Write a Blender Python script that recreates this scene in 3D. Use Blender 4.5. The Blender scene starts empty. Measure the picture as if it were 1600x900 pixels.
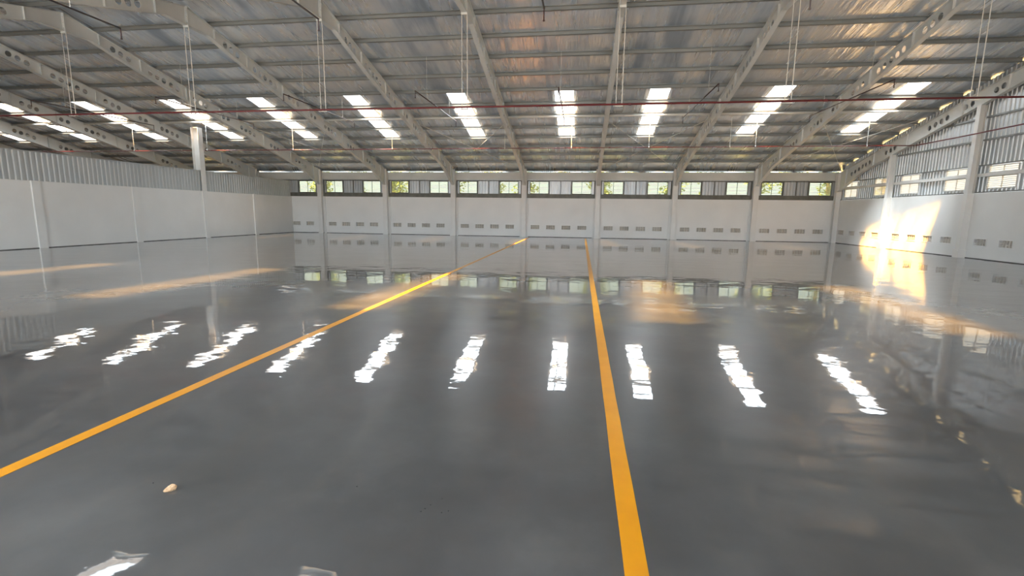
import bpy, math, random
from mathutils import Vector, Matrix, noise
random.seed(7)
S = bpy.context.scene
COL = S.collection

# ------------------------------------------------------------------ place
CAM_H = 1.7
D = 35.234            # inner face of the far wall
B = 5.2695            # frame spacing
X0 = -19.978          # frame nearest the left partition, inside the hall
XR = X0 + 7 * B       # inner face of the right wall
XL = -22.478          # left partition
XE = -57.5            # end of the building beyond the partition
YN = -1.3             # near wall
YR, ZR = 17.05, 9.178 # ridge
SL = 0.2339
P = 1.4159            # purlin spacing
HW = 2.805            # white wall height
SUN_DIR = Vector((0.375, 0.36, -1.0))
EXPOSURE = -0.28
SKY_L = 14.0          # radiance of the daylight above each roof skylight
SUN_E = 88.0
HALO_FILL_E = 25.0        # added second sun, for the scattered glow around the sun patches
WORLD_E = 3.0
REAR_FILL_E = 10.0  # fill lamps added behind the camera


def plane(y):
    return ZR - SL * abs(y - YR)


def fx(i):
    return X0 + i * B


# ------------------------------------------------------------------ camera
cam = bpy.data.cameras.new('camera')
cam.sensor_width = 36.0
cam.lens = 747.82 / 1600 * 36.0
cam.clip_end = 300
co = bpy.data.objects.new('camera', cam)
COL.objects.link(co)
pit, yaw, rol = 0.155, 0.1407, 0.0127
fwd = Vector((-math.sin(yaw) * math.cos(pit), math.cos(yaw) * math.cos(pit), -math.sin(pit)))
rt = Vector((math.cos(yaw), math.sin(yaw), 0))
up = rt.cross(fwd)
r2 = rt * math.cos(rol) + up * math.sin(rol)
u2 = up * math.cos(rol) - rt * math.sin(rol)
co.matrix_world = Matrix(((r2.x, u2.x, -fwd.x, 0), (r2.y, u2.y, -fwd.y, 0), (r2.z, u2.z, -fwd.z, CAM_H), (0, 0, 0, 1)))
S.camera = co

# ------------------------------------------------------------------ view, world, sun
S.view_settings.view_transform = 'Standard'
S.view_settings.look = 'None'
S.view_settings.gamma = 1.0
S.view_settings.use_curve_mapping = False
S.view_settings.exposure = EXPOSURE
S.cycles.max_bounces = 10
S.cycles.diffuse_bounces = 5
S.cycles.transparent_max_bounces = 24
S.cycles.sample_clamp_indirect = 6.0
S.cycles.caustics_reflective = True
S.cycles.use_denoising = True

w = bpy.data.worlds.new('sky')
S.world = w
w.use_nodes = True
w.node_tree.nodes['Background'].inputs[0].default_value = (0.90, 0.96, 1.0, 1)
w.node_tree.nodes['Background'].inputs[1].default_value = WORLD_E

sl = bpy.data.lights.new('sun', 'SUN')
sl.energy = SUN_E
sl.color = (1.0, 0.49, 0.09)
sl.angle = math.radians(4.0)
so = bpy.data.objects.new('sun', sl)
COL.objects.link(so)
so.rotation_euler = SUN_DIR.to_track_quat('-Z', 'Y').to_euler()
so.location = (-30, -20, 60)
hl = bpy.data.lights.new('added_halo_sun', 'SUN')  # wide soft sun added to lift the floor around the patches
hl.energy = HALO_FILL_E
hl.color = (0.86, 0.94, 1.0)
hl.angle = math.radians(26.0)
ho = bpy.data.objects.new('added_halo_sun', hl)
COL.objects.link(ho)
ho.rotation_euler = so.rotation_euler
ho.location = (-32, -20, 60)

FRAC = {-6: -24.0, 6: 14.4, 5: 8.93, 4: 3.46, 3: -1.03, 2: -6.40, 1: -11.85, 0: -17.3, -1: -22.5, -2: -28.05, -3: -33.55,
        -4: -38.9, -5: -44.2}
SKY_X = [FRAC[k] for k in (6, 5, 4, 3, 2, 1, 0, -1, -2, -3, -4, -5)]
SKY_W = 0.92
SKY_Y = (23.98, 29.72)
SKY_N = (5.5, 2 * 17.05 - 23.98)


def area_light(name, loc, direction, sx, sy, radiance, color=(1, 1, 1), xaxis=None):
    l = bpy.data.lights.new(name, 'AREA')
    l.shape = 'RECTANGLE'
    l.size, l.size_y = sx, sy
    l.energy = radiance * math.pi * sx * sy
    l.color = color
    o = bpy.data.objects.new(name, l)
    COL.objects.link(o)
    d = Vector(direction).normalized()
    z = -d
    x = Vector(xaxis or (1, 0, 0)).normalized()
    y = z.cross(x).normalized()
    o.matrix_world = Matrix(((x.x, y.x, z.x, loc[0]), (x.y, y.y, z.y, loc[1]), (x.z, y.z, z.z, loc[2]), (0, 0, 0, 1)))
    return o


for side in (1, -1):
    for sx_ in SKY_X:
        rng = SKY_Y if side == 1 else SKY_N
        yy = sum(rng) / 2
        ln = (rng[1] - rng[0]) * math.sqrt(1 + SL * SL)
        area_light('skylight_daylight', (sx_, yy, plane(yy) + 0.42), (0, -side * SL, -1), SKY_W + 0.5, ln + 0.6, SKY_L, (0.74, 0.88, 1.0))
for dx in (-16.0, -4.0, 8.0):
    area_light('added_rear_fill', (dx, YN + 0.02, 2.4), (0, 1, 0.45), 7.6, 4.4, REAR_FILL_E, (0.74, 0.87, 1))  # unseen fill lamps, tilted up to brighten ceiling foil and far wall


# ------------------------------------------------------------------ materials
def mat(name):
    m = bpy.data.materials.new(name)
    m.use_nodes = True
    nt = m.node_tree
    return m, nt, nt.nodes['Principled BSDF'], nt.nodes['Material Output']


def N(nt, t, **kw):
    n = nt.nodes.new(t)
    for k, v in kw.items():
        if k.startswith('i_'):
            n.inputs[k[2:].replace('_', ' ')].default_value = v
        else:
            setattr(n, k, v)
    return n


def coords(nt, scale=(1, 1, 1)):
    tc = N(nt, 'ShaderNodeNewGeometry')
    mp = N(nt, 'ShaderNodeMapping')
    mp.inputs['Scale'].default_value = scale
    nt.links.new(tc.outputs['Position'], mp.inputs['Vector'])
    return mp.outputs['Vector']


def ramp(nt, src, stops):
    r = N(nt, 'ShaderNodeValToRGB')
    el = r.color_ramp.elements
    while len(el) < len(stops):
        el.new(0.5)
    for e, (p, c) in zip(el, stops):
        e.position = p
        e.color = (*c, 1)
    nt.links.new(src, r.inputs['Fac'])
    return r.outputs['Color']


def noisy(name, c1, c2, scale=(1, 1, 1), ns=2.0, detail=4, rough=0.6, metallic=0.0, bump=0.0, bscale=8.0, rr=None, spec=0.5):
    m, nt, b, out = mat(name)
    v = coords(nt, scale)
    n = N(nt, 'ShaderNodeTexNoise', i_Scale=ns, i_Detail=detail)
    nt.links.new(v, n.inputs['Vector'])
    nt.links.new(ramp(nt, n.outputs['Fac'], [(0.3, c1), (0.7, c2)]), b.inputs['Base Color'])
    b.inputs['Roughness'].default_value = rough
    b.inputs['Metallic'].default_value = metallic
    b.inputs['Specular IOR Level'].default_value = spec
    if bump:
        n2 = N(nt, 'ShaderNodeTexNoise', i_Scale=bscale, i_Detail=3)
        nt.links.new(v, n2.inputs['Vector'])
        bp = N(nt, 'ShaderNodeBump', i_Strength=bump, i_Distance=0.02)
        nt.links.new(n2.outputs['Fac'], bp.inputs['Height'])
        nt.links.new(bp.outputs['Normal'], b.inputs['Normal'])
    return m


M_WALL = noisy('painted_wall', (0.71, 0.705, 0.68), (0.76, 0.755, 0.73), ns=0.7, rough=0.55, bump=0.1)
M_PIL = noisy('pilaster_paint', (0.72, 0.70, 0.66), (0.76, 0.74, 0.70), ns=0.9, rough=0.55)
M_FRAME = noisy('frame_paint', (0.57, 0.59, 0.58), (0.65, 0.67, 0.66), ns=1.3, rough=0.5)
M_COLUMN = noisy('column_paint', (0.66, 0.65, 0.62), (0.72, 0.71, 0.68), ns=1.3, rough=0.5)
M_PURLIN = noisy('galvanised_purlin', (0.20, 0.21, 0.205), (0.26, 0.275, 0.27), scale=(0.4, 2, 2), ns=1.2, rough=0.5, metallic=0.25)
M_STRUT = noisy('strut_paint', (0.66, 0.65, 0.61), (0.72, 0.71, 0.67), ns=1.0, rough=0.45)
M_ZINC = noisy('zinc_cladding', (0.42, 0.45, 0.47), (0.60, 0.62, 0.63), scale=(1, 1.3, 0.15), ns=1.2, rough=0.42, metallic=0.55)
M_ZINC_DULL = noisy('dull_cladding', (0.40, 0.42, 0.42), (0.50, 0.52, 0.52), scale=(1, 0.8, 0.1), ns=1.0, rough=0.6, metallic=0.1)
M_DARKFR = noisy('window_frame_bronze', (0.10, 0.10, 0.08), (0.15, 0.145, 0.12), ns=3, rough=0.5)
M_PALEFR = noisy('window_frame_pale', (0.55, 0.55, 0.53), (0.65, 0.65, 0.62), ns=3, rough=0.5)
M_BAND = noisy('eave_band', (0.52, 0.53, 0.50), (0.60, 0.61, 0.58), scale=(0.5, 1, 1), ns=1.5, rough=0.5)
M_JOINT_SHADOW = noisy('joint_shadow_dark', (0.05, 0.05, 0.05), (0.16, 0.15, 0.14), ns=2.5, rough=0.8)
M_PIPE = noisy('red_pipe_paint', (0.10, 0.012, 0.015), (0.15, 0.015, 0.02), ns=3, rough=0.35)
M_BRANCH = noisy('dark_branch_pipe', (0.03, 0.014, 0.014), (0.05, 0.02, 0.02), ns=3, rough=0.4)
M_ROD = noisy('hanger_rod_paint', (0.62, 0.61, 0.57), (0.70, 0.69, 0.66), ns=3, rough=0.4)
M_VENT = noisy('vent_block', (0.60, 0.56, 0.50), (0.70, 0.66, 0.60), ns=6, rough=0.8)
M_VENTB = noisy('vent_recess', (0.40, 0.37, 0.31), (0.48, 0.45, 0.38), ns=6, rough=0.9)
M_YEL = noisy('yellow_floor_paint', (0.52, 0.205, 0.001), (0.60, 0.25, 0.002), ns=3, detail=6, rough=0.30, spec=0.3)
M_STONE = noisy('tan_chip', (0.26, 0.15, 0.07), (0.46, 0.32, 0.19), ns=60, rough=0.8, bump=0.3, bscale=90)
M_SPECK = noisy('dark_crumb', (0.015, 0.015, 0.015), (0.03, 0.03, 0.03), ns=30, rough=0.9)
M_BARK = noisy('bark', (0.10, 0.07, 0.04), (0.18, 0.13, 0.08), ns=5, rough=0.9)
M_GROUND = noisy('outside_ground', (0.16, 0.17, 0.09), (0.28, 0.26, 0.18), ns=0.8, rough=0.9)


def leaf_mat(name, c1, c2):
    m, nt, b, out = mat(name)
    oi = N(nt, 'ShaderNodeNewGeometry')
    nt.links.new(ramp(nt, oi.outputs['Random Per Island'], [(0.0, c1), (1.0, c2)]), b.inputs['Base Color'])
    b.inputs['Roughness'].default_value = 0.6
    return m


LEAF = [leaf_mat('leaf_green', (0.10, 0.19, 0.05), (0.32, 0.44, 0.14)), leaf_mat('leaf_pale_green', (0.20, 0.30, 0.09), (0.42, 0.52, 0.20))]

# insulation foil: crinkled, streaked down the slope
M_FOIL, nt, b, out = mat('silver_insulation_foil')
n1 = N(nt, 'ShaderNodeTexNoise', i_Scale=1.3, i_Detail=6, i_Roughness=0.6)
nt.links.new(coords(nt, (1.0, 0.05, 0.05)), n1.inputs['Vector'])
n1b = N(nt, 'ShaderNodeTexNoise', i_Scale=0.8, i_Detail=3, i_Roughness=0.6)
nt.links.new(coords(nt, (1.0, 0.35, 0.35)), n1b.inputs['Vector'])
mx = N(nt, 'ShaderNodeMath', operation='MULTIPLY_ADD')
mx.inputs[1].default_value = 0.6
mx.inputs[2].default_value = 0.0
nt.links.new(n1b.outputs['Fac'], mx.inputs[0])
mx2 = N(nt, 'ShaderNodeMath', operation='MULTIPLY_ADD')
mx2.inputs[1].default_value = 0.6
nt.links.new(n1.outputs['Fac'], mx2.inputs[0])
nt.links.new(mx.outputs[0], mx2.inputs[2])
nt.links.new(ramp(nt, mx2.outputs[0], [(0.42, (0.44, 0.53, 0.64)), (0.56, (0.77, 0.84, 0.92)), (0.68, (0.93, 0.96, 0.99))]), b.inputs['Base Color'])
b.inputs['Metallic'].default_value = 0.62
nt.links.new(ramp(nt, n1.outputs['Fac'], [(0.35, (0.34,) * 3), (0.65, (0.20,) * 3)]), b.inputs['Roughness'])
n2 = N(nt, 'ShaderNodeTexNoise', i_Scale=2.2, i_Detail=5, i_Roughness=0.6, i_Distortion=0.3)
nt.links.new(coords(nt, (1.0, 0.10, 0.10)), n2.inputs['Vector'])
n3 = N(nt, 'ShaderNodeTexNoise', i_Scale=5.0, i_Detail=4)
nt.links.new(coords(nt, (1.0, 0.5, 0.5)), n3.inputs['Vector'])
ad = N(nt, 'ShaderNodeMath', operation='MULTIPLY_ADD')
ad.inputs[1].default_value = 0.16
nt.links.new(n3.outputs['Fac'], ad.inputs[0])
nt.links.new(n2.outputs['Fac'], ad.inputs[2])
bp = N(nt, 'ShaderNodeBump', i_Strength=0.7, i_Distance=0.10)
nt.links.new(ad.outputs[0], bp.inputs['Height'])
nt.links.new(bp.outputs['Normal'], b.inputs['Normal'])

# polished epoxy floor
M_FLOOR, nt, b, out = mat('polished_grey_floor')
nA = N(nt, 'ShaderNodeTexNoise', i_Scale=0.8, i_Detail=8, i_Roughness=0.62)
nt.links.new(coords(nt, (1, 1, 1)), nA.inputs['Vector'])
nt.links.new(ramp(nt, nA.outputs['Fac'], [(0.3, (0.036, 0.0365, 0.037)), (0.5, (0.050, 0.0505, 0.051)), (0.72, (0.076, 0.0765, 0.077))]), b.inputs['Base Color'])
b.inputs['Roughness'].default_value = 0.32
b.inputs['Specular IOR Level'].default_value = 0.3
b.inputs['IOR'].default_value = 1.5
b.inputs['Coat Weight'].default_value = 1.0
b.inputs['Coat Roughness'].default_value = 0.018
b.inputs['Coat IOR'].default_value = 1.5
nB = N(nt, 'ShaderNodeTexNoise', i_Scale=0.95, i_Detail=3.0, i_Roughness=0.45)
nt.links.new(coords(nt, (0.8, 1.1, 1)), nB.inputs['Vector'])
bp = N(nt, 'ShaderNodeBump', i_Strength=1.0, i_Distance=0.0085)
nC = N(nt, 'ShaderNodeTexNoise', i_Scale=7.0, i_Detail=3.0, i_Roughness=0.5)
nt.links.new(coords(nt, (0.6, 1.0, 1)), nC.inputs['Vector'])
mm = N(nt, 'ShaderNodeMath', operation='MULTIPLY_ADD')
mm.inputs[1].default_value = 0.045
nt.links.new(nC.outputs['Fac'], mm.inputs[0])
nt.links.new(nB.outputs['Fac'], mm.inputs[2])
nt.links.new(mm.outputs[0], bp.inputs['Height'])
nt.links.new(bp.outputs['Normal'], b.inputs['Coat Normal'])


def see_through(name, tint, trans_fac, body):
    """sheet that lets most daylight straight through and scatters the rest"""
    m, nt, b, out = mat(name)
    nt.nodes.remove(b)
    t = N(nt, 'ShaderNodeBsdfTransparent')
    t.inputs['Color'].default_value = (*tint, 1)
    tl = N(nt, 'ShaderNodeBsdfTranslucent')
    tl.inputs['Color'].default_value = (*body, 1)
    df = N(nt, 'ShaderNodeBsdfDiffuse')
    df.inputs['Color'].default_value = (*body, 1)
    m1 = N(nt, 'ShaderNodeMixShader')
    m1.inputs[0].default_value = 0.4
    nt.links.new(tl.outputs[0], m1.inputs[1])
    nt.links.new(df.outputs[0], m1.inputs[2])
    m2 = N(nt, 'ShaderNodeMixShader')
    m2.inputs[0].default_value = 1 - trans_fac
    nt.links.new(t.outputs[0], m2.inputs[1])
    nt.links.new(m1.outputs[0], m2.inputs[2])
    nt.links.new(m2.outputs[0], out.inputs['Surface'])
    return m


M_SKYL = see_through('translucent_roof_sheet', (0.97, 0.98, 0.98), 0.88, (0.85, 0.86, 0.85))
M_GLASS = see_through('louvre_glass', (0.74, 0.82, 0.70), 0.45, (0.30, 0.35, 0.25))
M_GLASS2 = see_through('frosted_louvre_glass', (0.84, 0.85, 0.82), 0.31, (0.44, 0.45, 0.42))


# ------------------------------------------------------------------ mesh helpers
class MB:
    def __init__(s):
        s.v, s.f, s.mi = [], [], []
        s.cur = 0

    def quad(s, *pts):
        n = len(s.v)
        s.v += [tuple(p) for p in pts]
        s.f.append(tuple(range(n, n + len(pts))))
        s.mi.append(s.cur)

    def add(s, vs, fs):
        n = len(s.v)
        s.v += [tuple(p) for p in vs]
        for f in fs:
            s.f.append(tuple(n + k for k in f))
            s.mi.append(s.cur)

    def box(s, x0, x1, y0, y1, z0, z1):
        vs = [(x, y, z) for x in (x0, x1) for y in (y0, y1) for z in (z0, z1)]
        s.add(vs, [(0, 1, 3, 2), (4, 6, 7, 5), (0, 4, 5, 1), (2, 3, 7, 6), (0, 2, 6, 4), (1, 5, 7, 3)])

    def bar(s, a, b, wx, wz, upv=(0, 0, 1)):
        a, b = Vector(a), Vector(b)
        d = (b - a).normalized()
        u = Vector(upv)
        x = d.cross(u).normalized()
        z = x.cross(d)
        vs = []
        for p in (a, b):
            for i, j in ((-1, -1), (1, -1), (1, 1), (-1, 1)):
                vs.append(p + x * (i * wx / 2) + z * (j * wz / 2))
        s.add(vs, [(0, 3, 2, 1), (4, 5, 6, 7), (0, 1, 5, 4), (1, 2, 6, 5), (2, 3, 7, 6), (3, 0, 4, 7)])

    def tube(s, pts, r, n=10):
        pts = [Vector(p) for p in pts]
        rings = []
        ref = Vector((0, 0, 1))
        for k, p in enumerate(pts):
            d = (pts[min(k + 1, len(pts) - 1)] - pts[max(k - 1, 0)]).normalized()
            u = ref if abs(d.dot(ref)) < 0.95 else Vector((1, 0, 0))
            x = d.cross(u).normalized()
            y = x.cross(d)
            rings.append([p + (x * math.cos(t) + y * math.sin(t)) * r for t in [2 * math.pi * q / n for q in range(n)]])
        vs = [p for ring in rings for p in ring]
        fs = []
        for k in range(len(pts) - 1):
            for q in range(n):
                a = k * n + q
                c = k * n + (q + 1) % n
                fs.append((a, c, c + n, a + n))
        fs.append(tuple(reversed(range(n))))
        fs.append(tuple(range((len(pts) - 1) * n, len(pts) * n)))
        s.add(vs, fs)

    def prism(s, poly, axis, a0, a1):
        """extrude a 2D polygon (list of pairs) along an axis from a0 to a1"""
        def pt(p, a):
            return (a, p[0], p[1]) if axis == 'x' else (p[0], a, p[1]) if axis == 'y' else (p[0], p[1], a)
        n = len(poly)
        vs = [pt(p, a0) for p in poly] + [pt(p, a1) for p in poly]
        fs = [tuple(range(n)), tuple(reversed(range(n, 2 * n)))]
        for k in range(n):
            fs.append((k, k + n, (k + 1) % n + n, (k + 1) % n))
        s.add(vs, fs)

    def build(s, name, mats, parent=None, smooth=False, origin=None):
        me = bpy.data.meshes.new(name)
        vs = s.v
        off = Vector((0, 0, 0))
        if origin is not None:
            off = Vector(origin)
            vs = [(x - off.x, y - off.y, z - off.z) for x, y, z in vs]
        me.from_pydata(vs, [], s.f)
        for m in (mats if isinstance(mats, (list, tuple)) else [mats]):
            me.materials.append(m)
        if isinstance(mats, (list, tuple)):
            me.polygons.foreach_set('material_index', s.mi)
        if smooth:
            me.polygons.foreach_set('use_smooth', [True] * len(me.polygons))
        me.update()
        o = bpy.data.objects.new(name, me)
        COL.objects.link(o)
        o.location = off
        if parent is not None:
            o.parent = parent
            pl = parent
            acc = Vector((0, 0, 0))
            while pl is not None:
                acc += pl.location
                pl = pl.parent
            o.location = off - acc
        return o


def root(name, loc):
    o = bpy.data.objects.new(name, None)
    COL.objects.link(o)
    o.location = loc
    o.empty_display_size = 0.2
    return o


def tag(o, label, cat, group=None):
    o['label'] = label
    o['category'] = cat
    if group:
        o['group'] = group
    return o


def struct(o):
    o['kind'] = 'structure'
    return o


def copy_tree(o, parent=None):
    c = o.copy()
    COL.objects.link(c)
    c.parent = parent
    for ch in list(o.children):
        copy_tree(ch, c)
    return c


def slab(mb, a_lines, b_lines, holes, fn):
    """solid grid sheet; fn(a, b, side) -> point; holes = rectangles (a0, a1, b0, b1)"""
    def keep(i, j):
        a = (a_lines[i] + a_lines[i + 1]) / 2
        b_ = (b_lines[j] + b_lines[j + 1]) / 2
        return not any(h[0] < a < h[1] and h[2] < b_ < h[3] for h in holes)
    na, nb = len(a_lines), len(b_lines)
    vs = [fn(a, b_, s) for s in (0, 1) for a in a_lines for b_ in b_lines]
    idx = lambda i, j, s: s * na * nb + i * nb + j
    K = [[keep(i, j) for j in range(nb - 1)] for i in range(na - 1)]
    fs = []
    g = lambda i, j: 0 <= i < na - 1 and 0 <= j < nb - 1 and K[i][j]
    for i in range(na - 1):
        for j in range(nb - 1):
            if not K[i][j]:
                continue
            fs.append((idx(i, j, 0), idx(i + 1, j, 0), idx(i + 1, j + 1, 0), idx(i, j + 1, 0)))
            fs.append((idx(i, j, 1), idx(i, j + 1, 1), idx(i + 1, j + 1, 1), idx(i + 1, j, 1)))
            for (p, q, c, e) in ((i - 1, j, (i, j), (i, j + 1)), (i + 1, j, (i + 1, j + 1), (i + 1, j)),
                                 (i, j - 1, (i + 1, j), (i, j)), (i, j + 1, (i, j + 1), (i + 1, j + 1))):
                if not g(p, q):
                    fs.append((idx(*c, 0), idx(*e, 0), idx(*e, 1), idx(*c, 1)))
    mb.add(vs, fs)


def lines(lo, hi, extra, step=None):
    s = {round(lo, 4), round(hi, 4)} | {round(e, 4) for e in extra if lo < e < hi}
    if step:
        k = lo
        while k < hi:
            s.add(round(k, 4))
            k += step
    s = sorted(s)
    outl = [s[0]]
    for x in s[1:]:
        if x - outl[-1] > 1e-3:
            outl.append(x)
    return outl


ORD = ['zeroth', 'first', 'second', 'third', 'fourth', 'fifth', 'sixth', 'seventh', 'eighth', 'ninth', 'tenth', 'eleventh',
       'twelfth', 'thirteenth', 'fourteenth', 'fifteenth', 'sixteenth', 'seventeenth', 'eighteenth', 'nineteenth', 'twentieth']

# ------------------------------------------------------------------ floor
mb = MB()
mb.box(XE - 0.2, XR + 0.25, YN - 0.3, D + 0.25, -0.2, 0.0)
struct(mb.build('floor', M_FLOOR))
mb = MB()
slab(mb, lines(-120, 120, []), lines(-80, 120, []), [], lambda a, b_, s: (a, b_, -0.22 - 0.1 * s))
struct(mb.build('ground', M_GROUND))

# ------------------------------------------------------------------ walls
WT = 0.16
VENT_W, VENT_H, VENT_Z = 0.70, 0.34, 0.715
far_vents = []     # (x centre, bay)
for i in range(-1, 7):
    for k, o_ in enumerate((0.82, 1.95, 3.08, 4.22)):
        x = fx(i) + o_
        if x > XL + 0.3:
            far_vents.append((x, i, k))
right_vents = []
RB = [35.234, 29.66, 24.0, 18.34, 12.68, 7.02, 1.36]
for bidx in range(6):
    y1 = RB[bidx]
    for k, o_ in enumerate((0.82, 2.10, 3.28, 4.52)):
        if y1 - o_ > 0:
            right_vents.append((y1 - o_, bidx, k))

far_win = []       # x0, x1, z0, z1, bay, which
for i in range(-2, 7):
    for k, (a, c) in enumerate(((0.40, 1.76), (3.42, 4.82))):
        if i == -1 and k == 0:
            continue
        far_win.append((fx(i) + a, fx(i) + c, 3.10, 3.99, i, k))

# far wall: white lower part with vent openings
mb = MB()
holes = [(x - VENT_W / 2, x + VENT_W / 2, VENT_Z - VENT_H / 2, VENT_Z + VENT_H / 2) for x, i, k in far_vents]
slab(mb, lines(XE, XR + WT, [h for q in holes for h in q[:2]]), lines(0.0, HW, [VENT_Z - VENT_H / 2, VENT_Z + VENT_H / 2]), holes,
     lambda a, b_, s: (a, D + s * WT, b_))
wall_far = struct(mb.build('wall_far', M_WALL))


def corrugated(mb, u0, u1, top, bottom, place, pitch=0.21, depth=0.036):
    """trapezoid-ribbed sheet; u runs along the wall, top(u) / bottom heights, place(u, offset, z)"""
    u = u0
    prof = [(0.0, 0), (0.30, 0), (0.42, 1), (0.78, 1), (0.90, 0)]
    pts = []
    k = 0
    while True:
        base = u0 + k * pitch
        if base > u1:
            break
        for p, d_ in prof:
            q = base + p * pitch
            if q < u1:
                pts.append((q, d_ * depth))
        k += 1
    pts.append((u1, 0))
    T = 0.004
    vs = []
    for q, d_ in pts:
        zt = top(q)
        for z in (bottom, zt):
            vs.append(place(q, d_, z))
            vs.append(place(q, d_ - T, z))
    fs = []
    for i in range(len(pts) - 1):
        a = i * 4
        c = a + 4
        fs += [(a, c, c + 2, a + 2), (a + 1, a + 3, c + 3, c + 1), (a + 2, c + 2, c + 3, a + 3), (a, a + 1, c + 1, c)]
    mb.add(vs, fs)


# far wall upper: cladding between the windows, dark rails, pale eave band
mb = MB()
place_far = lambda u, o_, z: (u, D + 0.10 - o_, z)
wins = sorted((a, c) for a, c, *_ in far_win)
u = XE
for a, c in wins + [(XR + 0.1, None)]:
    if a - u > 0.05:
        corrugated(mb, u, a, lambda q: 4.12, HW + 0.02, place_far)
    if c is not None:
        u = c
for a, c in wins:
    corrugated(mb, a, c, lambda q: 4.12, 3.99, place_far)
mb.build('cladding', M_ZINC, wall_far)
mb = MB()
for i in range(-11, 7):
    xa, xb = max(fx(i) + 0.2, XE), fx(i) + B - 0.2
    if xb < XE + 1:
        continue
    mb.box(xa, xb, D + 0.0, D + 0.07, HW + 0.001, 2.90)     # sill rail
    mb.box(xa, xb, D + 0.02, D + 0.07, 4.00, 4.06)          # head rail
    mb.box(xa, xb, D + 0.045, D + 0.10, 2.90, 3.10)
    for xx in (xa, xb - 0.07):
        mb.box(xx, xx + 0.07, D + 0.02, D + 0.07, 2.90, 4.00)
    for xx in (fx(i) + 1.80, fx(i) + 2.62, fx(i) + 3.36):
        mb.box(xx - 0.02, xx + 0.02, D + 0.03, D + 0.068, 2.90, 4.00)
mb.build('window_rail', M_DARKFR, wall_far)
mb = MB()
mb.box(XE, XR + 0.05, D + 0.02, D + 0.16, 4.13, 4.635)
mb.box(XE, XR + 0.05, D + 0.0, D + 0.16, 4.10, 4.14)
for k in range(40):
    xx = XR - 0.9 - k * B / 3
    if xx > XE:
        mb.box(xx - 0.012, xx + 0.012, D + 0.012, D + 0.03, 4.14, 4.62)
struct(mb.build('trim_1', M_BAND))
# thin dark strips: wall-foot joint with its shadow line put into the colour
mb = MB()
mb.box(XL, XR, D - 0.02, D - 0.001, 0.0, 0.028)
struct(mb.build('trim_2', M_JOINT_SHADOW))
mb = MB()
mb.box(XR - 0.02, XR - 0.001, YN, D - 0.02, 0.0, 0.028)
struct(mb.build('trim_3', M_JOINT_SHADOW))
mb = MB()
mb.box(XL + 0.001, XL + 0.02, YN, D - 0.02, 0.0, 0.028)
struct(mb.build('trim_4', M_JOINT_SHADOW))

# right wall
mb = MB()
holes = [(y - VENT_W / 2, y + VENT_W / 2, VENT_Z - VENT_H / 2, VENT_Z + VENT_H / 2) for y, i, k in right_vents]
slab(mb, lines(YN, D, [h for q in holes for h in q[:2]]), lines(0.0, HW, [VENT_Z - VENT_H / 2, VENT_Z + VENT_H / 2]), holes,
     lambda a, b_, s: (XR + s * WT, a, b_))
wall_right = struct(mb.build('wall_right', M_WALL))
right_win = []
for bidx in range(6):
    y1 = RB[bidx]
    for k, (a, c) in enumerate(((0.62, 2.05), (3.83, 5.28))):
        right_win.append((y1 - c, y1 - a, bidx, k))
right_win = [q for q in right_win if q[0] > YN + 0.2]
ROWS = ((2.96, 3.50), (3.62, 3.93))
mb = MB()
place_r = lambda u, o_, z: (XR + 0.13 - o_, u, z)
topf = lambda q: plane(q) + 0.035
corrugated(mb, YN, D, topf, 3.95, place_r)
u = YN
for a, c in sorted((q[0], q[1]) for q in right_win) + [(D, None)]:
    if a - u > 0.05:
        corrugated(mb, u, a, lambda q: 3.95, HW + 0.02, place_r)
    if c is not None:
        corrugated(mb, a, c, lambda q: ROWS[0][0], HW + 0.02, place_r)
        u = c
mb.build('cladding', M_ZINC, wall_right)
mb = MB()
mb.box(XR + 0.0, XR + 0.09, YN, D, HW + 0.01, HW + 0.05)
struct(mb.build('trim_5', M_DARKFR))

# left partition
mb = MB()
mb.box(XL - 0.15, XL, YN, D, 0.0, 2.775)
wall_left = struct(mb.build('wall_left', M_WALL))
mb = MB()
corrugated(mb, YN, D - 0.05, lambda q: 3.95, 2.78, lambda u, o_, z: (XL - 0.06 + o_, u, z))
mb.build('cladding', M_ZINC_DULL, wall_left)
mb = MB()
mb.box(XL - 0.08, XL + 0.0, YN, D - 0.05, 3.95, 3.98)
mb.build('capping', M_ZINC_DULL, wall_left)
for y in (12.7, 17.24, 21.75, 26.35, 30.85):
    m_ = MB()
    m_.box(XL - 0.02, XL + 0.07, y - 0.16, y + 0.16, 0.0, 2.78)
    m_.build('pilaster', M_WALL, wall_left)
for i in range(0, 7):
    m_ = MB()
    xx = fx(i)
    m_.box(xx - 0.31, xx + 0.31, D - 0.06, D + 0.02, 0.0, HW - 0.005)
    m_.build('pilaster', M_WALL, wall_far)

# near wall behind the camera; its three openings are made up for the fill lamps
mb = MB()
nh = [(dx - 3.8, dx + 3.8, -0.01, 4.6) for dx in (-16.0, -4.0, 8.0)]
slab(mb, lines(XE, XR + 0.16, [h for q in nh for h in q[:2]]), lines(0.0, 4.8, [4.6]), nh, lambda a, b_, s: (a, YN - 0.02 - s * 0.16, b_))
struct(mb.build('wall_near', M_WALL))
mb = MB()
mb.prism([(YN, 0), (D, 0), (D, plane(D)), (YR, ZR), (YN, plane(YN))], 'x', XE - 0.15, XE)
struct(mb.build('wall_end', M_ZINC))

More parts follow.
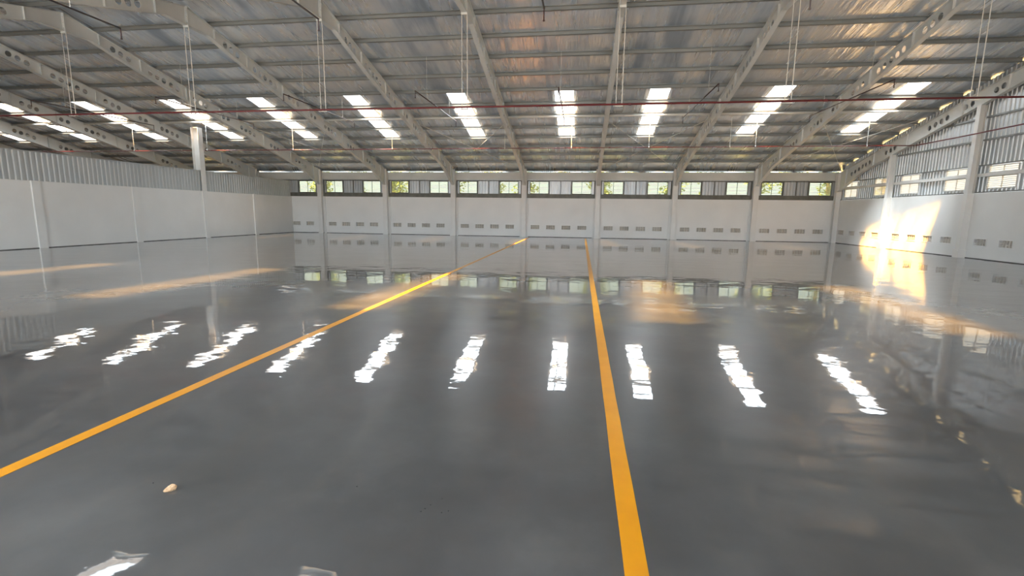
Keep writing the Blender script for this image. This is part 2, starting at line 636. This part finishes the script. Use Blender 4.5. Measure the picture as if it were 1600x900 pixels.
# ------------------------------------------------------------------ ceiling foil
sky_rects = []
for x in SKY_X:
    a, c = x - SKY_W / 2, x + SKY_W / 2
    sky_rects.append((a, c, SKY_Y[0], SKY_Y[1]))
    sky_rects.append((a, c, SKY_N[0], SKY_N[1]))
pur_y = [D - m * P for m in range(13)]
ylist = [YR] + pur_y[1:] + [D + 0.03] + [2 * YR - y for y in pur_y]
mids = []
for y in pur_y[1:]:
    for f in (0.25, 0.5, 0.75):
        mids += [y + f * P, 2 * YR - y - f * P]
yl = lines(YN - 0.4, D + 0.03, ylist + mids + [SKY_Y[0], SKY_Y[1], SKY_N[0], SKY_N[1], 17.6, 16.5])
xl = lines(XE, XR + 0.16, [r[0] for r in sky_rects] + [r[1] for r in sky_rects], 0.45)


def foil_pt(x, y, s):
    z = plane(y) + 0.060
    m = (D - (y if y >= YR else 2 * YR - y)) / P
    fr = m - math.floor(m)
    insky = any(r[0] - 0.3 < x < r[1] + 0.3 and r[2] - 0.4 < y < r[3] + 0.4 for r in sky_rects)
    if 0.02 < fr < 0.98 and not insky:
        z -= 0.04 * math.sin(math.pi * fr) * (0.4 + 0.9 * noise.noise(Vector((x * 0.7, y * 0.35, 3.0))) + 0.4)
    if y > D:
        z = 4.655 + 0.035 * noise.noise(Vector((x * 1.1, 0, 9.1))) + 0.012 * math.sin(x * 2.6)
    xo = x
    if x > XR + 0.05:
        xo = XR + 0.168 + 0.07 * noise.noise(Vector((0.0, y * 0.9, 5.0)))
    return (xo, y, z + 0.012 * s)


mb = MB()
slab(mb, xl, yl, sky_rects, foil_pt)
struct(mb.build('ceiling', M_FOIL, smooth=True))

# ------------------------------------------------------------------ skylights
SK_NAME = {0: 'nearest the right wall', 11: 'farthest beyond the left partition'}
for side in (1, -1):
    for n_, x in enumerate(SKY_X):
        mb = MB()
        y0, y1 = SKY_Y if side == 1 else SKY_N
        a, c = x - SKY_W / 2 - 0.03, x + SKY_W / 2 + 0.03
        ncor = 5
        wq = (c - a) / ncor
        pts = []
        for k in range(ncor):
            for p, d_ in ((0.0, 0), (0.35, 0), (0.48, 0.03), (0.82, 0.03), (0.95, 0)):
                pts.append((a + (k + p) * wq, d_))
        pts.append((c, 0))
        vs = []
        for q, d_ in pts:
            for y in (y0 - 0.03, y1 + 0.03):
                for t in (0, 0.003):
                    vs.append((q, y, plane(y) + 0.090 + d_ + t))
        fs = []
        for k in range(len(pts) - 1):
            s0, s1 = k * 4, k * 4 + 4
            fs += [(s0, s1, s1 + 2, s0 + 2)]
        mb.add(vs, fs)
        o = mb.build('roof_skylight', M_SKYL, origin=(x, (y0 + y1) / 2, plane((y0 + y1) / 2) + 0.090))
        if side == 1:
            tag(o, 'bright white skylight strip in the far row, %s from the right wall' % ORD[n_ + 1], 'skylight', 'skylights on the far roof slope')
        else:
            tag(o, 'white skylight strip on the overhead slope, %s from the right wall' % ORD[n_ + 1], 'skylight', 'skylights on the near roof slope')

# ------------------------------------------------------------------ purlins
def purlin(y, side, label):
    z = plane(y) - (0.11 if y > D - 0.1 else 0.0)
    s = -1  # open side faces the ridge on the far slope
    sg = 1 if side == 1 else -1
    t = 0.008
    # C profile in (y, z) following the slope
    prof = [(0.035, -0.10), (0.035, 0.048), (-0.035, 0.048), (-0.035, 0.030), (-0.035 + t, 0.030), (-0.035 + t, 0.048 - t),
            (0.035 - t, 0.048 - t), (0.035 - t, -0.10 + t), (-0.035 + t, -0.10 + t), (-0.035 + t, -0.075), (-0.035, -0.075), (-0.035, -0.10)]
    poly = [(y + sg * p[0], z + p[1] - SL * p[0]) for p in prof]
    m_ = MB()
    m_.prism(poly, 'x', XE + 0.05, XR - 0.03)
    o = m_.build('roof_purlin', M_PURLIN, origin=(0, y, z))
    tag(o, label, 'purlin', 'roof purlins')


for m_i in range(13):
    y = D - m_i * P
    if m_i == 0:
        y -= 0.06
    purlin(y, 1, 'grey steel roof purlin on the far slope, %s up from the far eave' % ORD[m_i + 1])
    if m_i > 0:
        purlin(2 * YR - y, -1, 'grey steel roof purlin on the overhead slope, %s down from the ridge' % ORD[14 - m_i - 0])

# ------------------------------------------------------------------ portal frames
def depth_bottom(y):
    """distance of the underside below the purlin plane"""
    yy = y if y >= YR else 2 * YR - y
    if yy < 18.05:
        return plane(yy) - 8.40
    pts = [(18.05, 0.545), (18.9, 0.60), (21.0, 0.70), (28.0, 0.80), (32.4, 0.86), (34.93, 1.30)]
    for (a, da), (c, dc) in zip(pts, pts[1:]):
        if yy <= c:
            return da + (dc - da) * (yy - a) / (c - a)
    return 1.30


HOLE_GROUPS = [[19.03, 19.38, 19.73], [20.8, 21.15, 21.5, 21.9, 22.27], [23.32, 23.7, 24.03], [25.3, 25.66],
               [26.72, 27.07, 27.43, 27.8], [29.4, 29.75, 30.1], [32.1, 32.48, 32.86, 33.22]]
HOLE_RW = [[18.7, 19.1, 19.9, 20.3], [21.3, 21.7], [23.05, 23.39], [24.58, 24.93], [25.98, 26.34, 26.72, 27.1], [29.62, 29.97, 30.34],
           [31.84, 32.18, 32.54, 32.9, 33.27, 33.63]]


def holed_web(mb, xs, y_end, groups, side, zoff):
    """web plate of half a rafter with round openings"""
    tk = 0.006
    hs = sorted(h for g in groups for h in g)
    R_ = 0.125
    half = 0.15
    cells = []
    y = YR
    for h in hs:
        a, c = h - half, h + half
        if cells and a < cells[-1][1]:
            mid = (cells[-1][1] + a) / 2
            cells[-1] = (cells[-1][0], mid, cells[-1][2])
            a = mid
        elif a > y:
            k = y
            while k < a - 1e-6:
                k2 = min(a, k + 0.5) if not (k < 18.05 < k + 0.5) else min(a, 18.05 if k < 18.05 - 1e-6 else k + 0.5)
                cells.append((k, k2, None))
                k = k2
        cells.append((a, c, h))
        y = c
    k = y
    while k < y_end - 1e-6:
        k2 = min(y_end, k + 0.5)
        cells.append((k, k2, None))
        k = k2
    # keep cells contiguous
    fixed = []
    for c in cells:
        if fixed and abs(fixed[-1][1] - c[0]) > 1e-6:
            c = (fixed[-1][1], c[1], c[2])
        fixed.append(c)
    mir = (lambda yy: yy) if side == 1 else (lambda yy: 2 * YR - yy)
    top = lambda yy: plane(yy) - 0.115 + zoff
    bot = lambda yy: plane(yy) - depth_bottom(yy) + 0.012 + zoff
    for a, c, h in fixed:
        if h is None:
            q = [(a, bot(a)), (c, bot(c)), (c, top(c)), (a, top(a))]
            for x, fl in ((xs - tk, 0), (xs + tk, 1)):
                mb.quad(*[(x, mir(p[0]), p[1]) for p in q])
            continue
        cz = (top(h) + bot(h)) / 2 + 0.0
        hh = min(R_, (top(h) - bot(h)) / 2 - 0.07)
        n = 16
        inner, outer = [], []
        for t in range(n):
            ang = 2 * math.pi * (t + 0.5) / n
            dy, dz = math.cos(ang), math.sin(ang)
            inner.append((h + dy * min(hh, (c - a) / 2 - 0.012), cz + dz * hh))
            # hit the cell boundary
            ty = ((c - h) / dy) if dy > 0 else ((a - h) / dy)
            tz = 1e9
            if dz > 0:
                tz = (top(h) - cz) / dz
            elif dz < 0:
                tz = (bot(h) - cz) / dz
            tt = min(ty, tz)
            oy = h + dy * tt
            oz = cz + dz * tt
            if tz < ty:
                oz = top(oy) if dz > 0 else bot(oy)
            outer.append((oy, oz))
        corners = [(c, top(c)), (a, top(a)), (a, bot(a)), (c, bot(c))]
        for x in (xs - tk, xs + tk):
            for t in range(n):
                t2 = (t + 1) % n
                o1, o2 = outer[t], outer[t2]
                face = [inner[t], o1]
                # insert a corner when the boundary turns
                if abs(o1[0] - o2[0]) > 1e-6 and not ((abs(o1[1] - top(o1[0])) < 1e-6 and abs(o2[1] - top(o2[0])) < 1e-6) or
                                                     (abs(o1[1] - bot(o1[0])) < 1e-6 and abs(o2[1] - bot(o2[0])) < 1e-6)):
                    cc = min(corners, key=lambda p: (p[0] - (o1[0] + o2[0]) / 2) ** 2 + (p[1] - (o1[1] + o2[1]) / 2) ** 2)
                    face.append(cc)
                face += [o2, inner[t2]]
                mb.quad(*[(x, mir(p[0]), p[1]) for p in face])
        for t in range(n):
            t2 = (t + 1) % n
            p, q = inner[t], inner[t2]
            mb.quad((xs - tk, mir(p[0]), p[1]), (xs - tk, mir(q[0]), q[1]), (xs + tk, mir(q[0]), q[1]), (xs + tk, mir(p[0]), p[1]))


def strip(mb, xs, wd, ys, zf, th):
    for a, c in zip(ys, ys[1:]):
        za, zc = zf(a), zf(c)
        vs = [(xs + sx * wd / 2, y, z + dz) for y, z in ((a, za), (c, zc)) for sx in (-1, 1) for dz in (0, th)]
        mb.add(vs, [(0, 1, 3, 2), (4, 6, 7, 5), (0, 4, 5, 1), (2, 3, 7, 6), (0, 2, 6, 4), (1, 5, 7, 3)])


YEND = 34.93


def make_frame(name, xs, groups, zoff, label, far_column=True):
    r = root(name, (xs, YEND + 0.15, 0))
    for side in (1, -1):
        m_ = MB()
        holed_web(m_, xs, YEND, groups, side, zoff)
        ys = [YR, 17.6, 18.05, 18.9, 21, 24, 28, 32.4, YEND]
        if side == -1:
            ys = [2 * YR - y for y in ys]
        strip(m_, xs, 0.19, ys, lambda y: plane(y) - 0.118 + zoff, 0.012)
        strip(m_, xs, 0.19, ys, lambda y: plane(y) - depth_bottom(y) + zoff, 0.014)
        # web stiffeners
        for y in (18.4, 20.25, 22.75, 25.0, 28.6, 31.4, 34.2):
            yy = y if side == 1 else 2 * YR - y
            m_.box(xs - 0.085, xs + 0.085, yy - 0.005, yy + 0.005, plane(yy) - depth_bottom(yy) + 0.014 + zoff, plane(yy) - 0.118 + zoff)
        # cleats carrying the purlins
        m_.build('rafter', M_FRAME, r)
    m_ = MB()
    m_.box(xs - 0.11, xs + 0.11, YR - 0.02, YR + 0.02, 8.33 + zoff, ZR - 0.12 + zoff)
    for z in (8.5, 8.7, 8.9):
        for sx in (-0.07, 0.07):
            m_.box(xs + sx - 0.015, xs + sx + 0.015, YR - 0.045, YR + 0.045, z - 0.015 + zoff, z + 0.015 + zoff)
    m_.build('apex_plate', M_FRAME, r)
    for k, (ya, yb) in enumerate(((YEND, YEND + 0.28), (2 * YR - YEND - 0.28, 2 * YR - YEND))):
        m_ = MB()
        zt = plane(YEND) - 0.15 + zoff
        m_.box(xs - 0.17, xs + 0.17, ya, ya + 0.02, 0.02, zt)
        m_.box(xs - 0.17, xs + 0.17, yb - 0.02, yb, 0.02, zt)
        m_.box(xs - 0.01, xs + 0.01, ya + 0.02, yb - 0.02, 0.02, zt)
        m_.box(xs - 0.17, xs + 0.17, ya, yb, plane(YEND) - 1.32 + zoff, plane(YEND) - 1.30 + zoff)
        m_.build('column', M_COLUMN, r)
        m_ = MB()
        m_.box(xs - 0.2, xs + 0.2, ya - 0.05, yb, 0.0, 0.02)
        m_.build('base_plate', M_COLUMN, r)
    tag(r, label, 'steel frame', 'perforated steel portal frames')
    return r


f0 = None
for i in range(6, -8, -1):
    lab = ('grey steel portal frame with round web holes, %s from the right wall' % ORD[7 - i]) if i >= 0 else \
        ('grey steel portal frame with round holes, %s beyond the left partition' % ORD[-i])
    if f0 is None:
        f0 = make_frame('portal_frame', fx(i), HOLE_GROUPS, 0.0, lab)
    else:
        c = copy_tree(f0)
        c.location.x = fx(i)
        c['label'] = lab
make_frame('portal_frame', XR - 0.13, HOLE_RW, -0.30, 'pale end frame with dark round holes, running up along the corrugated right wall')

# gable columns on the right wall
for n_, y in enumerate(RB[1:]):
    m_ = MB()
    zt = plane(y) - depth_bottom(y) - 0.30
    m_.box(XR - 0.26, XR - 0.245, y - 0.11, y + 0.11, HW, zt)
    m_.box(XR - 0.015, XR + 0.0, y - 0.11, y + 0.11, HW, zt)
    m_.box(XR - 0.245, XR - 0.015, y - 0.008, y + 0.008, HW, zt)
    r = root('gable_column', (XR - 0.12, y, 0))
    m_.build('shaft', M_COLUMN, r)
    m_ = MB()
    m_.box(XR - 0.27, XR, y - 0.12, y + 0.12, 0.0, HW)
    m_.build('casing', M_PIL, r)
    m_ = MB()
    m_.box(XR - 0.31, XR - 0.0, y - 0.17, y + 0.17, 0.0, 0.36)
    m_.build('footing', M_PIL, r)
    tag(r, 'pale steel column against the right wall, %s from the far corner' % ORD[n_ + 1], 'column', 'right wall columns')

# girts of the right wall
for gz, gh in ((3.495, 0.13), (3.945, 0.05), (5.0, 0.07), (5.95, 0.07), (6.9, 0.07), (7.8, 0.07)):
    for n_, (ya, yb) in enumerate(zip(RB, RB[1:] + [YN])):
        a, c = yb + 0.14, ya - 0.14
        lim = YR + (ZR - 0.62 - gz) / SL - 0.4
        lim2 = 2 * YR - lim
        a2, c2 = max(a, lim2), min(c, lim)
        if gz < 4:
            a2, c2 = a, min(c, 34.85)
        if c2 - a2 < 0.5:
            continue
        m_ = MB()
        if gh > 0.09:
            m_.box(XR - 0.02, XR + 0.06, a2, c2, gz, gz + gh)
        else:
            m_.box(XR + 0.0, XR + 0.09, a2, c2, gz, gz + gh)
        o = m_.build('wall_girt', M_COLUMN if gh > 0.09 else M_PURLIN, origin=(XR, (a2 + c2) / 2, gz))
        wh = {3.495: 'between the two window rows', 3.945: 'along the top of the windows', 5.0: 'low on the ribbed cladding', 5.95: 'halfway up the cladding',
              6.9: 'high on the cladding', 7.8: 'just under the roof'}[gz]
        tag(o, 'right wall rail %s, %s bay from the corner' % (wh, ORD[n_ + 1]), 'rail', 'right wall rails')

# ------------------------------------------------------------------ windows
wn = [0]


def louvre_window(place, wd, ht, glass, frame_mat, nsl, parent_name):
    """place(u, d, v): u across, d towards the inside, v up"""
    wn[0] += 1
    r = root('window_%d' % wn[0], place(0, 0, -ht / 2))
    struct(r)

    def bx(m_, u0, u1, d0, d1, v0, v1):
        p = [place(u, d_, v_) for u in (u0, u1) for d_ in (d0, d1) for v_ in (v0, v1)]
        m_.add(p, [(0, 1, 3, 2), (4, 6, 7, 5), (0, 4, 5, 1), (2, 3, 7, 6), (0, 2, 6, 4), (1, 5, 7, 3)])
    m_ = MB()
    t = 0.035
    bx(m_, -wd / 2, wd / 2, 0, 0.05, -ht / 2, -ht / 2 + t)
    bx(m_, -wd / 2, wd / 2, 0, 0.05, ht / 2 - t, ht / 2)
    bx(m_, -wd / 2, -wd / 2 + t, 0, 0.05, -ht / 2 + t, ht / 2 - t)
    bx(m_, wd / 2 - t, wd / 2, 0, 0.05, -ht / 2 + t, ht / 2 - t)
    bx(m_, -0.012, 0.012, 0, 0.04, -ht / 2 + t, ht / 2 - t)
    m_.build('window_frame', frame_mat, r)
    m_ = MB()
    hh = (ht - 2 * t) / nsl
    for k in range(nsl):
        v0 = -ht / 2 + t + k * hh
        for u0, u1 in ((-wd / 2 + t, -0.012), (0.012, wd / 2 - t)):
            p = [place(u0, 0.008, v0 + hh * 1.02), place(u1, 0.008, v0 + hh * 1.02), place(u1, 0.045, v0 - hh * 0.04), place(u0, 0.045, v0 - hh * 0.04)]
            m_.quad(*p)
    m_.build('louvre_blades', glass, r)
    m_ = MB()
    for k in range(nsl + 1):
        v0 = -ht / 2 + t + k * hh
        bx(m_, -wd / 2 + t, wd / 2 - t, 0.043, 0.049, v0 - 0.009, v0 + 0.009)
    m_.build('blade_clip', frame_mat, r)
    return r


for x0_, x1_, z0_, z1_, i, k in far_win:
    xc, zc = (x0_ + x1_) / 2, (z0_ + z1_) / 2
    louvre_window(lambda u, d_, v_, xc=xc, zc=zc: (xc + u, D + 0.10 - d_, zc + v_), x1_ - x0_, z1_ - z0_, M_GLASS, M_DARKFR, 8, 'far')
for y0_, y1_, bidx, k in right_win:
    for z0_, z1_ in ROWS:
        yc, zc = (y0_ + y1_) / 2, (z0_ + z1_) / 2
        louvre_window(lambda u, d_, v_, yc=yc, zc=zc: (XR + 0.10 - d_, yc + u, zc + v_), y1_ - y0_, z1_ - z0_, M_GLASS2, M_PALEFR, 6 if z0_ < 3.3 else 3, 'right')

# ------------------------------------------------------------------ vents
def make_vent():
    r = root('wall_vent', (0, 0, 0))
    m_ = MB()
    W, H = VENT_W / 2, VENT_H / 2
    t = 0.035
    y0, y1 = -0.012, 0.12
    m_.box(-W, W, y0, y1, -H, -H + t)
    m_.box(-W, W, y0, y1, H - t, H)
    m_.box(-W, -W + t, y0, y1, -H + t, H - t)
    m_.box(W - t, W, y0, y1, -H + t, H - t)
    m_.build('surround', M_WALL, r)
    m_ = MB()
    for k in range(1, 4):
        xx = -W + t + k * (2 * W - 2 * t) / 4
        m_.box(xx - 0.014, xx + 0.014, 0.012, 0.09, -H + t, H - t)
    for k in range(1, 4):
        zz = -H + t + k * (2 * H - 2 * t) / 4
        m_.box(-W + t, W - t, 0.022, 0.09, zz - 0.013, zz + 0.013)
    m_.build('grille', M_VENT, r)
    m_ = MB()
    m_.box(-W, W, 0.12, 0.135, -H, H)
    m_.build('backing', M_VENTB, r)
    return r


v0 = make_vent()
first = True
for x, i, k in far_vents:
    c = v0 if first else copy_tree(v0)
    first = False
    c.location = (x, D, VENT_Z)
    pos = ORD[k + 1] if i >= 0 else ORD[k - 1]
    tag(c, 'grille vent in the far wall, %s bay from right corner, %s from left' % (ORD[7 - i], pos), 'vent', 'low vents of the far wall')
for y, bidx, k in right_vents:
    c = copy_tree(v0)
    c.location = (XR, y, VENT_Z)
    c.rotation_euler = (0, 0, -math.pi / 2)
    tag(c, 'grille vent in the right wall, %s bay from far corner, %s from its far end' % (ORD[bidx + 1], ORD[k + 1]), 'vent', 'low vents of the right wall')

# ------------------------------------------------------------------ partition column, struts, bracing
m_ = MB()
zt = 6.42
m_.box(XL + 0.045, XL + 0.065, 26.17, 26.53, 2.79, zt)
m_.box(XL - 0.40, XL - 0.38, 26.17, 26.53, 0.0, zt)
m_.box(XL - 0.38, XL + 0.045, 26.34, 26.36, 4.0, zt)
r = root('partition_column', (XL, 26.35, 0))
m_.build('shaft', M_COLUMN, r)
m_ = MB()
m_.box(XL - 0.40, XL + 0.065, 26.17, 26.53, zt, zt + 0.02)
m_.build('cap_plate', M_COLUMN, r)
tag(r, 'tall white steel column rising above the left partition to the roof', 'column')

STRUT_Y = 26.62
for i in range(-7, 7):
    xa, xb = fx(i) + 0.01, fx(i + 1) - 0.01
    z = plane(STRUT_Y) - 0.135
    m_ = MB()
    xb2 = xb - (0.13 if i == 6 else 0)
    m_.tube([(xa, STRUT_Y, z), (xb2, STRUT_Y, z)], 0.055, 12)
    o = m_.build('roof_strut', M_STRUT, origin=((xa + xb) / 2, STRUT_Y, z), smooth=True)
    tag(o, 'bright tubular strut crossing the skylight of the %s bay from the right wall' % ORD[7 - i], 'strut', 'roof struts under the skylights')

for i in (6, 4, 2, 0):
    for k, (a, c) in enumerate(((0, 1), (1, 0))):
        ya, yb = 26.95, 34.75
        xa = fx(i + a) + (0.1 if a == 0 else -0.1)
        xb = fx(i + c) + (0.1 if c == 0 else -0.1)
        if i == 6:
            xa, xb = (xa - 0.2, xb) if a else (xa, xb - 0.2)
        m_ = MB()
        dz = -0.24 - 0.03 * k
        m_.tube([(xa, ya, plane(ya) + dz), (xb, yb, plane(yb) + dz)], 0.013, 6)
        o = m_.build('bracing_rod', M_ROD, origin=(xa, ya, plane(ya) + dz))
        tag(o, 'diagonal bracing rod in the %s roof bay from the right wall, falling to the %s' % (ORD[7 - i], 'right' if a == 0 else 'left'),
            'bracing rod', 'diagonal roof bracing')

# ------------------------------------------------------------------ sprinkler pipes
def pipe(name, pts, r_, label, mat_, couple=None, cat='pipe', group=None):
    rr = root(name, pts[0])
    m_ = MB()
    m_.tube(pts, r_, 12)
    m_.build('tube', mat_, rr, smooth=True)
    if couple:
        a, b_ = Vector(pts[0]), Vector(pts[1])
        L = (b_ - a).length
        k = couple / 2
        d_ = (b_ - a).normalized()
        while k < L:
            p = a + d_ * k
            m2 = MB()
            m2.tube([p - d_ * 0.05, p + d_ * 0.05], r_ * 1.3, 12)
            m2.build('coupling', mat_, rr)
            k += couple
    tag(rr, label, cat, group)
    return rr


pipe('sprinkler_main_pipe', [(XR - 0.45, 17.0, 5.322), (XE + 0.1, 17.0, 5.322)], 0.030, 'long red pipe hanging under the roof ridge on paired white rods', M_PIPE, 6.0)
r = pipe('sprinkler_main_pipe', [(XR - 0.52, 27.4, 5.30), (XE + 0.1, 27.4, 5.25)], 0.022, 'thin dark red pipe crossing the hall nearer the far wall', M_PIPE, 6.0)
pipe('sprinkler_main_pipe', [(XR - 0.46, 27.4, 5.30), (XR - 0.46, 24.3, 5.28), (XR - 0.46, 3.0, 5.28)], 0.028, 'red pipe running along the right wall over the cladding', M_PIPE)

HR = 0.011
for i in range(-7, 7):
    x = fx(i)
    rr = root('pipe_hanger', (x, 17.0, 5.39))
    for sx in (-0.09, 0.10):
        m_ = MB()
        m_.tube([(x + sx, 17.055, 5.28), (x + sx, 17.055, 8.325)], 0.014 if sx > 0 else 0.011, 6)
        m_.build('rod', M_ROD, rr)
    m_ = MB()
    m_.bar((x - 0.13, 17.03, 5.270), (x + 0.14, 17.03, 5.270), 0.08, 0.02)
    m_.build('clamp', M_ROD, rr)
    tag(rr, 'pair of white rods holding the red pipe, %s frame from the right wall' % ORD[7 - i], 'pipe hanger', 'paired rods of the ridge pipe')
fh = [-28.0, -22.9, -17.2, -11.0, -4.39, -0.68, 3.46, 7.6, 8.87, 14.2]
for n_, x in enumerate(fh):
    rr = root('pipe_hanger', (x, 27.4, 5.3))
    m_ = MB()
    m_.tube([(x, 27.4, 5.33), (x, 27.4, plane(27.4) + 0.08)], 0.012, 6)
    m_.build('rod', M_ROD, rr)
    m_ = MB()
    m_.tube([(x - 0.02, 27.4, 5.3), (x + 0.02, 27.4, 5.3)], 0.05, 10)
    m_.build('clamp', M_ROD, rr)
    tag(rr, 'short white rod holding the farther red pipe, %s from the partition side' % ORD[n_ + 1], 'pipe hanger', 'rods of the farther pipe')

BX = [10.75, 4.85, -1.05, -6.8, -12.55, -18.6, -25.0, -31.0]
ZB = 6.52
for n_, x in enumerate(BX):
    for fam, (ya, yb) in enumerate(((19.5, 25.9), (2.0, 12.25))):
        rr = root('sprinkler_branch_pipe', (x, ya, ZB))
        m_ = MB()
        m_.tube([(x, ya, ZB), (x, yb, ZB)], 0.022, 8)
        m_.build('tube', M_BRANCH, rr, smooth=True)
        for yy in (ya, yb):
            m_ = MB()
            m_.tube([(x, yy, ZB + 0.018), (x, yy, ZB - 0.26)], 0.016, 8)
            m_.tube([(x, yy, ZB - 0.26), (x, yy, ZB - 0.28)], 0.028, 8)
            m_.build('sprinkler_drop', M_BRANCH, rr)
        for yy in (ya + 1.5, yb - 1.3):
            m_ = MB()
            m_.tube([(x, yy, ZB + 0.01), (x, yy, plane(yy) + 0.08)], 0.006, 5)
            m_.build('hanger_rod', M_ROD, rr)
        tag(rr, ('thin dark sprinkler branch under the far slope, %s from the right wall' if fam == 0 else
                 'thin dark sprinkler branch under the overhead slope, %s from the right wall') % ORD[n_ + 1], 'pipe', 'sprinkler branch pipes')

# ------------------------------------------------------------------ floor markings and debris
def marking(x0_, x1_, label):
    m_ = MB()
    rnd = random.Random(3)
    ys = [0.4 + k * 0.5 for k in range(70)]
    ys = [y for y in ys if y < D - 0.6]
    L_ = [(x0_ + rnd.uniform(-0.002, 0.002), y) for y in ys]
    R_ = [(x1_ + rnd.uniform(-0.002, 0.002), y) for y in ys]
    vs = [(p[0], p[1], z) for z in (0.0005, 0.002) for p in L_ + R_]
    n = len(ys)
    fs = []
    for k in range(n - 1):
        fs += [(2 * n + k, 2 * n + n + k, 2 * n + n + k + 1, 2 * n + k + 1), (k, 2 * n + k, 2 * n + k + 1, k + 1), (n + k, n + k + 1, 3 * n + k + 1, 3 * n + k)]
    m_.add(vs, fs)
    o = m_.build('floor_marking_line', M_YEL, origin=(x0_, 0, 0))
    tag(o, label, 'floor line', 'yellow floor lines')


marking(0.262, 0.378, 'straight yellow painted floor line running to the far wall in mid hall')
marking(-3.715, -3.60, 'yellow painted floor line running diagonally off toward the lower left corner')

m_ = MB()
cx_, cy_ = -2.43, 2.375
ring = [(-0.030, -0.018), (-0.018, -0.026), (0.004, -0.018), (0.022, -0.002), (0.032, 0.016), (0.026, 0.028), (0.004, 0.024), (-0.016, 0.008), (-0.030, -0.006)]
n = len(ring)
H_ = [0.010, 0.008, 0.010, 0.016, 0.024, 0.032, 0.036, 0.028, 0.018]
vs = [(cx_ + a * 0.8, cy_ + c * 0.8, 0.0005) for a, c in ring] + [(cx_ + a, cy_ + c, H_[k] * 0.6) for k, (a, c) in enumerate(ring)] + \
     [(cx_ + a * 0.75, cy_ + c * 0.75, H_[k]) for k, (a, c) in enumerate(ring)] + [(cx_, cy_, 0.021)]
fs = [tuple(reversed(range(n)))]
for k in range(n):
    k2 = (k + 1) % n
    fs += [(k, k2, n + k2, n + k), (n + k, n + k2, 2 * n + k2, 2 * n + k), (2 * n + k, 2 * n + k2, 3 * n)]
m_.add(vs, fs)
o = m_.build('mortar_chip', M_STONE, origin=(cx_, cy_, 0))
tag(o, 'small tan chip of mortar lying alone on the grey floor', 'debris')
CR = ['lowest black crumb at the left of the dirt cluster', 'second black crumb up the left side of the dirt cluster', 'third black crumb up the left side of the dirt cluster',
      'smaller black crumb at the right side of the dirt cluster', 'rightmost black crumb of the dirt cluster', 'topmost tiny crumb above the dirt cluster',
      'lone black crumb up and left of the dirt cluster', 'lone black crumb just left of the tan chip']
for kk, (x, y, s_) in enumerate(((-0.855, 2.42, 1.3), (-0.84, 2.45, 0.9), (-0.82, 2.49, 0.8), (-0.735, 2.43, 0.8), (-0.70, 2.45, 1.0), (-0.77, 2.56, 0.6), (-1.33, 2.6, 0.9), (-2.60, 2.43, 0.8))):
    m_ = MB()
    rr_ = 0.0045 * s_
    n = 7
    pts = [(x + rr_ * math.cos(t) * random.uniform(0.7, 1.2), y + rr_ * math.sin(t) * random.uniform(0.7, 1.2)) for t in [2 * math.pi * q / n for q in range(n)]]
    vs = [(p[0], p[1], 0.0004) for p in pts] + [(p[0], p[1], 0.003) for p in pts] + [(x, y, 0.0055)]
    m_.add(vs, [(k, (k + 1) % n, n + (k + 1) % n, n + k) for k in range(n)] + [(n + k, n + (k + 1) % n, 2 * n) for k in range(n)])
    o = m_.build('dirt_crumb', M_SPECK, origin=(x, y, 0))
    tag(o, CR[kk], 'debris', 'dirt crumbs on the floor')

# ------------------------------------------------------------------ trees outside the far wall
def tree(x, y, h_, r_, kind, label, seed):
    rnd = random.Random(seed)
    rr = root('tree', (x, y, -0.22))
    m_ = MB()
    m_.tube([(x, y, -0.22), (x + 0.1, y, h_ * 0.3), (x - 0.05, y + 0.1, h_ * 0.7)], 0.14, 8)
    m_.build('trunk', M_BARK, rr, smooth=True)
    m_ = MB()
    blobs = [(Vector((x + rnd.uniform(-1, 1) * 0.55, y + rnd.uniform(-0.5, 0.5), h_ * rnd.uniform(0.12, 0.95))), rnd.uniform(0.6, 0.85)) for _ in range(20)]
    for c, br in blobs:
        for _ in range(90):
            d_ = Vector((rnd.gauss(0, 1), rnd.gauss(0, 1), rnd.gauss(0, 1))).normalized() * br * rnd.uniform(0.5, 1.05)
            p = c + d_
            t = Vector((rnd.gauss(0, 1), rnd.gauss(0, 1), rnd.gauss(0, 1))).normalized()
            s_ = t.cross(Vector((0, 0, 1))).normalized() * 0.08
            p.x = min(max(p.x, x - 1.42), x + 1.42)
            m_.quad(p, p + t * 0.10 + s_ * 1.2, p + t * 0.22, p + t * 0.10 - s_ * 1.2)
    m_.build('foliage', LEAF[kind], rr)
    tag(rr, label, 'tree', 'trees outside the far windows')


tx = -22.0
k = 0
while tx < 24:
    tree(tx, 38.6 + (k % 3) * 0.9, 6.4 + (k * 7 % 5) * 0.35, 2.0, k % 2,
         'green leafy tree outside the far windows, %s from the left' % ORD[min(k + 1, 20)], 100 + k)
    tx += 2.9
    k += 1
